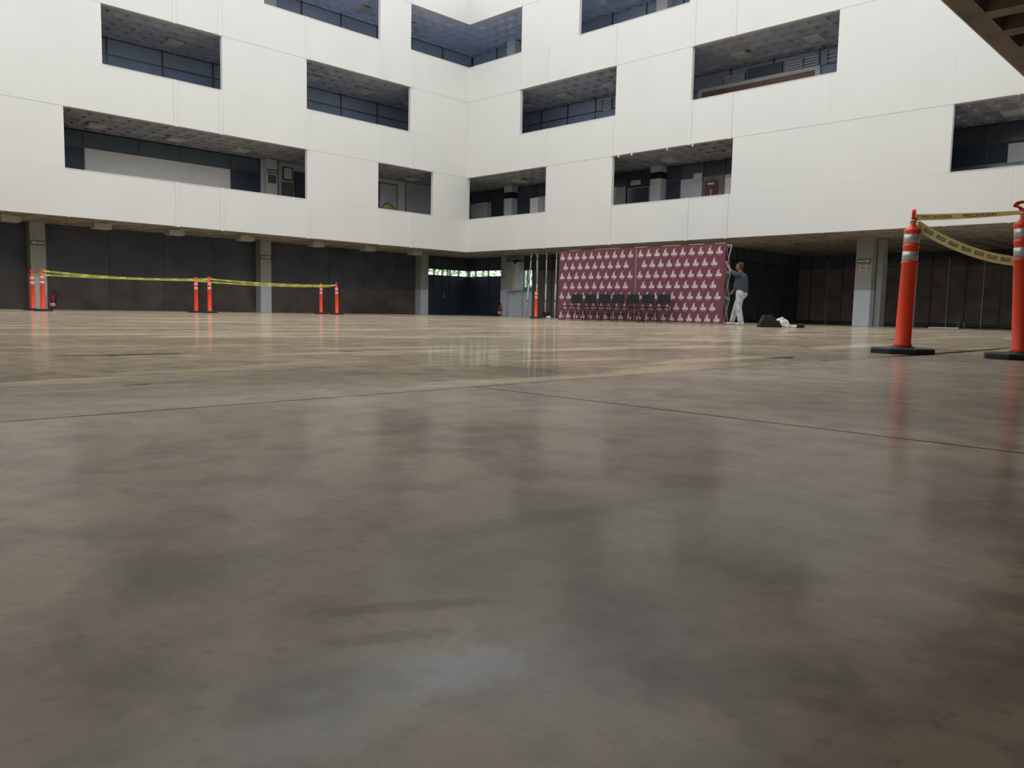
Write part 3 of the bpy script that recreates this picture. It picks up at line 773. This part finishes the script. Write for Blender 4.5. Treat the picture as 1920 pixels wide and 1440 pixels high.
# ------------------------------------------------------------------ caution tape
WORD_V, WORD_F = text_mesh('PRECAUCION', 1.0, .012)
WW = max(v[0] for v in WORD_V) - min(v[0] for v in WORD_V); WH = max(v[1] for v in WORD_V)-min(v[1] for v in WORD_V)
def tape(name, p0, p1, sag, width, label, twist=(0, 0), word_h=.55, words=True, group=None, n=48, gap=.35, xs=1.0, mt=None, start=None):
    p0 = Vector(p0); p1 = Vector(p1); L = (p1-p0).length
    d = (p1-p0); dh = Vector((d.x, d.y, 0)).normalized(); side = dh.cross(Vector((0, 0, 1)))
    def frame(s):
        c_ = p0.lerp(p1, s); c_.z -= 4*sag*s*(1-s)
        a = twist[0] + (twist[1]-twist[0])*s
        upv = Vector((0, 0, 1))*math.cos(a) + side*math.sin(a)
        tan = (d + Vector((0, 0, -4*sag*(1-2*s)))).normalized()
        upv = (upv - tan*upv.dot(tan)).normalized()
        return c_, upv, tan
    r = empty(name, p0); tag(r, label, 'caution tape', group)
    mb = MB()
    for k in range(n):
        a, ua, ta = frame(k/n); b_, ub, tb = frame((k+1)/n); h = width/2
        for off in (-.0006, .0006):
            na = ta.cross(ua)*off; nb = tb.cross(ub)*off
            q = [a-ua*h+na-p0, b_-ub*h+nb-p0, b_+ub*h+nb-p0, a+ua*h+na-p0]
            mb.quad(*(q if off > 0 else q[::-1]))
    mb.build('strip', mt or TAPE, r)
    if words:
        sc = word_h*width/WH; wl = WW*sc*xs; step = wl*(1+gap); cnt = int(L/step); s0 = (L-cnt*step)/2 if start is None else start
        for k in range(cnt):
            tm = MB()
            for face in (-1, 1):
                i = len(tm.v)
                for (vx, vy) in WORD_V:
                    sx = (s0 + step*(k+.5) + face*vx*sc*xs)/L
                    c_, upv, tan = frame(max(0, min(1, sx)))
                    tm.v.append(tuple(c_ + upv*(vy*sc) + tan.cross(upv)*(.0018*face) - p0))
                for f in WORD_F: tm.f.append(tuple(i+q for q in f)); tm.mi.append(0)
            tm.build('lettering', INK, r)
    return r
def neck(key, z, off=(0, 0)):
    x, y, l = POSTS[key]; return (x + math.tan(l[0])*z + off[0], y - math.tan(l[1])*z + off[1], z)
tape('caution_tape', neck('n1', 1.085, (.02, .0)), neck('n2', 1.065, (-.02, 0)), .006, .052, 'taut yellow caution tape lettered PRECAUCION between two orange posts', twist=(.35, 1.15), word_h=.54, gap=.36, xs=.95, start=.0)
tape('caution_tape', neck('n1', 1.03, (.02, .02)), neck('n3', 1.02, (-.02, .0)), .30, .072, 'sagging yellow caution tape with small black print', word_h=.44, gap=.40, xs=.24)
GT = 'long tape before the dark wall'
LT1 = 'yellow and black caution tape strand running from the extinguisher column to the middle post pair'
kw = dict(words=True, word_h=.75, gap=.6, mt=TAPEF)
tape('caution_tape', neck('p2', 1.10), neck('p4', 1.08), .09, .05, 'upper yellow and black caution tape strand from the extinguisher column to the middle post pair', **kw)
tape('caution_tape', neck('p2', .99), neck('p3', 1.04), .02, .05, 'lower yellow and black caution tape strand from the extinguisher column to the middle post pair', **kw)
tape('caution_tape', neck('p4', 1.08), neck('p6', 1.06), .06, .05, 'upper caution tape strand from the middle post pair to the last post pair', **kw)
tape('caution_tape', neck('p3', 1.03), neck('p5', 1.03), .05, .05, 'lower caution tape strand from the middle post pair to the last post pair', **kw)
tape('caution_tape', neck('p1', 1.03), neck('p2', 1.03), .01, .05, 'short caution tape tied between the post pair by the extinguisher', words=False, mt=TAPEF)
tape('caution_tape', neck('p3', 1.04), neck('p4', 1.05), .01, .05, 'short caution tape tied between the middle post pair', words=False, mt=TAPEF)
tape('caution_tape', neck('p5', 1.03), neck('p6', 1.08), .03, .05, 'short caution tape tied between the last post pair', words=False, mt=TAPEF)
def knot(key, z, label):
    x, y, l = POSTS[key]; c_ = neck(key, z)
    r = empty('tape_knot', (c_[0], c_[1], z)); tag(r, label, 'caution tape')
    MB().lathe([(.0215, -.012), (.025, -.004), (.0225, .006), (.024, .014)], 12).build('wrap', TAPE, r, True)
    MB().tube([(.026, 0, .0), (.045, -.01, -.03), (.04, -.015, -.07)], [.01, .008, .004], 6).build('tail', TAPE, r, True)
    MB().lathe([(.0255, -.004), (.0255, .003)], 12).build('print', INK, r, True)
knot('n1', 1.052, 'yellow tape wrapped round the neck of the post with the sagging tape')
knot('n2', 1.050, 'yellow tape knot under the loop handle of the post')

# ------------------------------------------------------------------ fire extinguishers
def extinguisher(x, y, h, label):
    r = empty('fire_extinguisher', (x, y, 0)); tag(r, label, 'extinguisher'); k = h/.64
    MB().lathe([(.07*k, 0), (.08*k, .02*k), (.08*k, .40*k), (.06*k, .47*k), (.025*k, .50*k), (.022*k, .54*k)], 18).build('cylinder', RED, r, True)
    MB().box(-.02*k, .02*k, -.025*k, .09*k, .54*k, .575*k).box(-.012*k, .012*k, -.02*k, .11*k, .59*k, .61*k).build('valve', BLACKP, r)
    MB().tube([(0, .05*k, .56*k), (.05*k, .10*k, .50*k), (.085*k, .09*k, .35*k), (.085*k, .06*k, .18*k)], .013*k, 8).build('hose', BLACKP, r, True)
    MB().lathe([(.081*k, .10*k), (.081*k, .21*k)], 18).build('label', SIGNW, r, True)
    return r
extinguisher(-2.62, -16.30, .66, 'red fire extinguisher with white label standing by the column')
extinguisher(-.42, 2.60, .66, 'red fire extinguisher beside the wide navy doors')

# ------------------------------------------------------------------ steel posts leaning before the partition
for k, (a, b_) in enumerate((((3.74, .4, 2.86), (3.46, .4, 0)), ((4.05, .4, 2.86), (4.09, .4, 0)), ((4.60, .4, 2.86), (4.58, .4, 0)), ((5.16, .4, 2.86), (5.12, .4, 0)))):
    r = empty('steel_post', b_); tag(r, ('clearly leaning pale steel post under the white facade edge' if k == 0 else 'upright pale steel post under the facade edge beside the backdrop'), 'post', None if k == 0 else 'upright steel posts')
    dv = Vector(a)-Vector(b_)
    MB().tube([(0, 0, 0), dv*.5], .034, 10).build('lower_tube', PALE_STEEL, r, True)
    MB().tube([dv*.5, dv], .028, 10).build('upper_tube', PALE_STEEL, r, True)
    MB().tube([dv*.24, dv*.26], .042, 10).build('collar', STEEL, r, True); MB().tube([dv*.86, dv*.88], .042, 10).build('collar', STEEL, r, True)
bxo = empty('small_box', (4.85, .15, 0)); tag(bxo, 'small dark box on the floor behind the backdrop end', 'box')
MB().box(-.13, .13, -.1, .1, 0, .20).build('body', BLACKP, bxo); MB().box(-.14, .14, -.11, .11, .20, .23).build('lid', BLACKF, bxo)
tag(blob('crumpled_paper', [((5.02, .0, .03), .03, (5.2, .02, .035), .035), ((5.1, -.05, .05), .03, (5.16, .06, .06), .03)], CLOTHW, voxel=.012), 'crumpled white paper beside the small dark box', 'paper')

# ------------------------------------------------------------------ backdrop with printed logos
UV_, UF_ = text_mesh('UAG', .105, .055)
def logo_into(me_w, me_p, cx, cz, y):
    # flame / sail emblem built from four slices
    def edge(t):   # left bulging edge and right concave edge of the emblem, t 0 bottom .. 1 tip
        zl = cz - .01 + .150*t
        left = cx - .050 + .095*t**2.2 - .012*math.sin(math.pi*t)
        right = cx + .050 - .030*math.sin(math.pi*min(1, t*1.0)) - .004*t
        return left, max(right, left+.003), zl
    n = 8
    for k in range(n):
        l0, r0, z0 = edge(k/n); l1, r1, z1 = edge((k+1)/n)
        me_p.quad((l0, y, z0), (r0, y, z0), (r1, y, z1), (l1, y, z1))
    i = len(me_w.v)
    for (vx, vz) in UV_: me_w.v.append((cx + vx*.86 + vz*.12, y-.001, cz - .052 + vz))
    for f in UF_: me_w.f.append(tuple(i+q for q in f)); me_w.mi.append(0)
    for k in range(8):
        a0, a1 = -1+2*k/8, -1+2*(k+1)/8
        f0 = lambda a: cz - .132 + .018*a*a
        me_p.quad((cx+a0*.062, y, f0(a0)), (cx+a1*.062, y, f0(a1)), (cx+a1*.062, y, f0(a1)+.011), (cx+a0*.062, y, f0(a0)+.011))
bd = empty('backdrop', (12.6, -4.4, 0)); tag(bd, 'burgundy exhibition backdrop with repeated white UAG flame logos', 'backdrop')
for (x0, x1, q) in ((-3.07, .055, 0), (.07, 3.10, 1)):
    # cloth slightly wavy
    mb = MB(); nx, nz_ = 30, 12
    def cy(x, z): return .008*noise.noise(Vector((x*1.3, z*.9, q*3)))
    for i in range(nx):
        for j in range(nz_):
            a0, a1 = x0+(x1-x0)*i/nx, x0+(x1-x0)*(i+1)/nx; b0, b1 = .03+2.24*j/nz_, .03+2.24*(j+1)/nz_
            mb.quad((a0, cy(a0, b0), b0), (a1, cy(a1, b0), b0), (a1, cy(a1, b1), b1), (a0, cy(a0, b1), b1))
    for (a, b_) in ((x0, x0+.012), (x1-.012, x1)): mb.box(a, b_, .0, .03, .03, 2.27)
    mb.box(x0, x1, .02, .03, .03, 2.27)
    pnl = mb.build('fabric_panel', BURG, bd)
    mw, mp = MB(), MB(); pitch = (x1-x0)/10.15
    for row in range(7):
        cz = 2.08 - row*.318
        for c_ in range(10):
            cx = x0 + .155 + pitch*c_ + (.145 if row % 2 else 0)
            if cx > x1-.10: continue
            logo_into(mw, mp, cx, cz, -.014)
    mw.build('logo_lettering', PRINTW, pnl); mp.build('logo_emblem', PRINTP, pnl)
MB().box(.052, .074, -.012, .02, .03, 2.29).build('seam_strip', ALU, bd)
# aluminium scissor frame
def frame_side(x, nm='frame_truss'):
    mb = MB(); zs = [.02, .73, 1.46, 2.24]; ya, yb = .02, .34
    for z in zs: mb.tube([(x, ya, z), (x, yb, z)], .012, 6)
    for z0, z1 in zip(zs[:-1], zs[1:]):
        mb.tube([(x, ya, z0), (x, yb, z1)], .011, 6); mb.tube([(x, yb, z0), (x, ya, z1)], .011, 6)
    mb.build(nm, ALU, bd)
for x in (3.09, .06, -3.06): frame_side(x)
for z in (.73, 1.46, 2.24):
    MB().tube([(-3.06, .34, z), (3.09, .34, z)], .01, 6).build('frame_bar', ALU, bd)
for (a, b_) in ((-3.06, -1.5), (-1.5, .06), (.06, 1.57), (1.57, 3.09)):
    for (z0, z1) in ((.02, .73), (.73, 1.46), (1.46, 2.24)):
        MB().tube([(a, .34, z0), (b_, .34, z1)], .009, 6).tube([(a, .34, z1), (b_, .34, z0)], .009, 6).build('frame_cross', ALU, bd)
for (a, b_) in ((-2.6, -2.2), (-1.6, -.6), (.0, .45), (1.0, 1.6), (1.9, 2.4), (2.75, 3.09)):
    MB().box(a, b_, -.012, .02, 2.268, 2.285).build('top_strip', ALU, bd)

# ------------------------------------------------------------------ row of chairs
def make_chair():
    r = empty('stacking_chair', (0, 0, 0)); tag(r, 'black stacking chair in the row before the burgundy backdrop', 'chair', 'row of black chairs')
    s = MB(); n = 6
    prof = [(-.225, .43), (.215, .43), (.225, .455), (-.215, .475), (-.24, .455)]
    s.prism(prof, lambda a, b_, d: (d, a, b_), -.22, .22); s.build('seat', BLACKF, r)
    bk = MB(); nx = 8
    for (o0, o1, flip) in ((0, .035, 1),):
        for i in range(nx):
            a0, a1 = -.215+.43*i/nx, -.215+.43*(i+1)/nx
            f = lambda a: .05*(a/.215)**2
            zt = lambda a: .845 - .018*(a/.215)**4
            for (za, zb) in ((.56, None),):
                p = [(a0, .24-f(a0), .56), (a1, .24-f(a1), .56), (a1, .28-f(a1), zt(a1)), (a0, .28-f(a0), zt(a0))]
                q = [(x, y+.03, z) for x, y, z in p]
                bk.quad(*p); bk.quad(*q[::-1]); bk.quad(p[3], p[2], q[2], q[3]); bk.quad(p[1], p[0], q[0], q[1])
                if i == 0: bk.quad(p[0], p[3], q[3], q[0])
                if i == nx-1: bk.quad(p[2], p[1], q[1], q[2])
    bk.build('backrest', BLACKF, r)
    for sx in (-1, 1):
        MB().tube([(sx*.21, -.20, .43), (sx*.225, -.235, 0)], .011, 8).build('leg', BLACKP, r, True)
        MB().tube([(sx*.21, .17, .43), (sx*.225, .27, 0)], .011, 8).build('leg', BLACKP, r, True)
        MB().tube([(sx*.20, .17, .44), (sx*.20, .235, .58)], .011, 8).build('back_support', BLACKP, r, True)
        MB().tube([(sx*.215, -.215, .25), (sx*.218, .22, .22)], .008, 6).build('stretcher', BLACKP, r, True)
    return r
ch = make_chair()
for k in range(7):
    o = ch if k == 0 else copy_tree(ch)
    o.location = (10.64 + k*.553, -4.98 + random.uniform(-.02, .02), 0); o.rotation_euler = (0, 0, random.uniform(-.05, .05))

# ------------------------------------------------------------------ person at the backdrop end
pr = empty('person', (16.27, -4.5, 0)); tag(pr, 'man in grey t-shirt and washed jeans reaching up to the backdrop edge', 'person')
def L3(x, y, z): return (x-16.27, y+4.5, z)
pelv = L3(16.30, -4.50, .92); bel = L3(16.28, -4.50, 1.08); chest = L3(16.27, -4.50, 1.27); nk = L3(16.24, -4.50, 1.43); hd = L3(16.20, -4.50, 1.575)
shL = L3(16.25, -4.69, 1.37); elL = L3(16.03, -4.66, 1.47); wrL = L3(15.86, -4.55, 1.66)
shR = L3(16.24, -4.32, 1.36); elR = L3(16.06, -4.28, 1.14); wrR = L3(15.90, -4.24, .96)
hpL = L3(16.30, -4.59, .88); knL = L3(16.29, -4.62, .48); anL = L3(16.38, -4.62, .08)
hpR = L3(16.27, -4.42, .88); knR = L3(16.06, -4.34, .49); anR = L3(15.92, -4.27, .09)
body_segs = [(pelv, .14, bel, .15), (bel, .15, chest, .15), (chest, .13, nk, .06), (nk, .058, hd, .06),
    (shL, .062, elL, .046), (elL, .044, wrL, .030), (shR, .062, elR, .046), (elR, .044, wrR, .030), (shL, .07, shR, .07),
    (hpL, .10, knL, .062), (knL, .06, anL, .042), (hpR, .10, knR, .062), (knR, .06, anR, .042)]
def hand(wr, d, curl_dir, side):
    d = Vector(d).normalized(); c_ = Vector(curl_dir).normalized(); s = Vector(side).normalized(); w = Vector(wr)
    seg = [(w, .027, w+d*.085, .032)]
    for k, ln in enumerate((.066, .075, .070, .055)):
        b0 = w + d*.085 + s*(.030-.020*k); b1 = b0 + d*ln*.5 + c_*.010; b2 = b1 + d*ln*.22 + c_*ln*.45
        seg += [(b0, .0095, b1, .009), (b1, .009, b2, .008)]
    t0 = w + d*.03 + s*.030; t1 = t0 + d*.035 + s*.028 + c_*.01; t2 = t1 + d*.022 + c_*.022
    seg += [(t0, .012, t1, .0105), (t1, .0105, t2, .009)]
    return seg
body_segs += hand(wrL, (-.6, .25, .55), (-.2, .9, -.2), (.2, -.3, .9)) + hand(wrR, (-.6, .1, -.75), (-.3, -.8, .1), (-.7, .2, .6))
tilt = Vector((-.5, 0, .0))
hc = Vector(hd)
head_balls = [(hc + Vector((.012, 0, .04)), .094, (1.06, .84, 1.12)), (hc + Vector((-.045, 0, .0)), .062, (1.0, .9, 1.15)),
              (hc + Vector((-.100, 0, .035)), .018, (1.2, .75, 1.2)),                      # nose
              (hc + Vector((-.088, 0, -.012)), .022, (.7, 1.2, .45)),                      # mouth
              (hc + Vector((-.066, 0, -.048)), .030, (1, 1, .8)),                          # chin
              (hc + Vector((-.088, 0, .065)), .026, (.6, 1.9, .5)),                        # brow
              (hc + Vector((.015, -.083, .03)), .026, (.8, .35, 1.2)), (hc + Vector((.015, .083, .03)), .026, (.8, .35, 1.2))]
body = blob('body', body_segs, SKIN, pr, voxel=.010, balls=head_balls, smooth_iter=2)
for s in (-1, 1):
    MB().ball((hc.x-.085, hc.y+s*.034, hc.z+.046), .010, 8).build('eye', INK, pr, True)
blob('hair', [], HAIR, pr, voxel=.010, balls=[(hc + Vector((.034, 0, .062)), .094, (.98, .90, 1.05)), (hc + Vector((.06, 0, .0)), .06, (.8, 1.1, 1.2))], smooth_iter=2)
blob('shirt', [(L3(16.30, -4.5, .95), .170, bel, .178), (bel, .178, chest, .172), (chest, .155, L3(16.25, -4.5, 1.39), .085), (shL, .085, shR, .085),
     (shL, .080, Vector(shL).lerp(Vector(elL), .72), .066), (shR, .080, Vector(shR).lerp(Vector(elR), .72), .066)], SHIRT, pr, voxel=.012,
     balls=[(L3(16.20, -4.5, 1.08), .15, (1, 1.1, 1.0))], smooth_iter=4)
blob('jeans', [(L3(16.30, -4.5, .93), .155, L3(16.30, -4.5, .86), .155), (hpL, .118, knL, .085), (knL, .085, L3(16.375, -4.62, .11), .078), (hpR, .118, knR, .085), (knR, .085, L3(15.93, -4.28, .13), .072)],
     JEANS, pr, voxel=.012, smooth_iter=3)
for (a, y) in ((anL, -.12), (anR, .20)):
    blob('shoe', [((a[0]+.05, a[1], .05), .048, (a[0]-.13, a[1]-.01, .040), .038)], SHOE, pr, voxel=.010, balls=[((a[0]+.03, a[1], .085), .05, (1, 1, .8))], smooth_iter=2)

# ------------------------------------------------------------------ bag with cloth on the floor
bag = empty('duffel_bag', (18.15, -6.50, 0)); tag(bag, 'open black duffel bag slumped on the floor', 'bag')
dr = Vector((.71, .70, 0)); dn = Vector((.70, -.71, 0))
def bp(a, b_, z): v = dr*a + dn*b_; return (v.x, v.y, z)
def bp_swap(a, z, b_): return bp(a, b_, z)
def remeshed(mb, name, mt, par, voxel, it):
    o = mb.build(name, mt)
    md = o.modifiers.new('remesh', 'REMESH'); md.mode = 'VOXEL'; md.voxel_size = voxel; md.use_smooth_shade = True
    sm = o.modifiers.new('smooth', 'SMOOTH'); sm.factor = .5; sm.iterations = it
    dg = bpy.context.evaluated_depsgraph_get(); dg.update()
    me = bpy.data.meshes.new_from_object(o.evaluated_get(dg)); o.modifiers.clear(); o.data = me
    if not me.materials: me.materials.append(mt)
    o.parent = par; return o
mbg = remeshed(MB().prism([(-.28, 0), (.26, 0), (.27, .10), (.17, .17), (.10, .225), (.0, .245), (-.08, .285), (-.15, .28), (-.22, .16)], bp_swap, -.13, .13), 'body', BLACKF, bag, .012, 4)
for v in mbg.data.vertices:
    v.co += v.normal*(.022*noise.noise(v.co*8) + .010*noise.noise(v.co*19)); v.co.z = max(v.co.z, .002)
MB().tube([bp(-.10, .07, .16), bp(-.08, .06, .27), bp(.0, .05, .295), bp(.07, .06, .26), bp(.09, .08, .14)], .011, 8).build('handle', BLACKP, bag, True)
MB().tube([bp(-.12, .0, .25), bp(-.02, .0, .275), bp(.08, .0, .25), bp(.16, .0, .19)], .007, 6).build('zip', BLACKP, bag, True)
clo = empty('white_cloth', (18.34, -6.35, 0)); tag(clo, 'crumpled white cloth spilling from the black bag', 'cloth')
def crumple(name, segs, mt, par, amp, fr, voxel=.012):
    o = blob(name, segs, mt, par, voxel=voxel, smooth_iter=2)
    for v in o.data.vertices:
        k = noise.noise(v.co*fr) + .6*noise.noise(v.co*fr*2.3)
        v.co += v.normal*amp*k; v.co.z = max(v.co.z, .003)
    return o
crumple('folds', [(bp(-.07, .08, .19), .035, bp(.02, .1, .20), .05), (bp(.02, .1, .19), .055, bp(.13, .10, .13), .045), (bp(.0, .12, .15), .05, bp(.14, .12, .03), .035),
    (bp(.12, .1, .10), .05, bp(.20, .1, .05), .04), (bp(.16, .1, .03), .03, bp(.36, .08, .035), .025)], CLOTHW, clo, .030, 24, .009)
rol = empty('black_strap_roll', (18.70, -6.0, 0)); tag(rol, 'rolled black fabric flap at the end of the white cloth', 'fabric')
crumple('roll', [(bp(-.18, .02, .018), .018, bp(0, .02, .03), .03), (bp(-.08, .02, .05), .045, bp(.02, .02, .062), .055), (bp(.02, .02, .06), .05, bp(.06, .02, .04), .04)], BLACKF, rol, .012, 18)

# ------------------------------------------------------------------ items before the entrance recess
plank = empty('white_board', (19.25, 3.0, 0), .75); tag(plank, 'thin white board lying flat before the dark doors', 'board')
MB().box(-.42, .42, -.10, .10, 0, .03).build('sheet', PRINTW, plank); MB().box(-.42, .42, -.105, -.10, 0, .035).build('edge_strip', ALU, plank)
st = empty('leg_stand', (19.15, 5.2, 0), .6); tag(st, 'low metal leg stand before the dark doors', 'stand')
for x in (-.12, -.05, .09, .14): MB().tube([(x, 0, 0), (x*.85, .02, .22)], .009, 6).build('leg', ALU, st, True)
MB().tube([(-.11, .02, .22), (.12, .02, .22)], .009, 6).build('top_bar', STEEL, st, True)
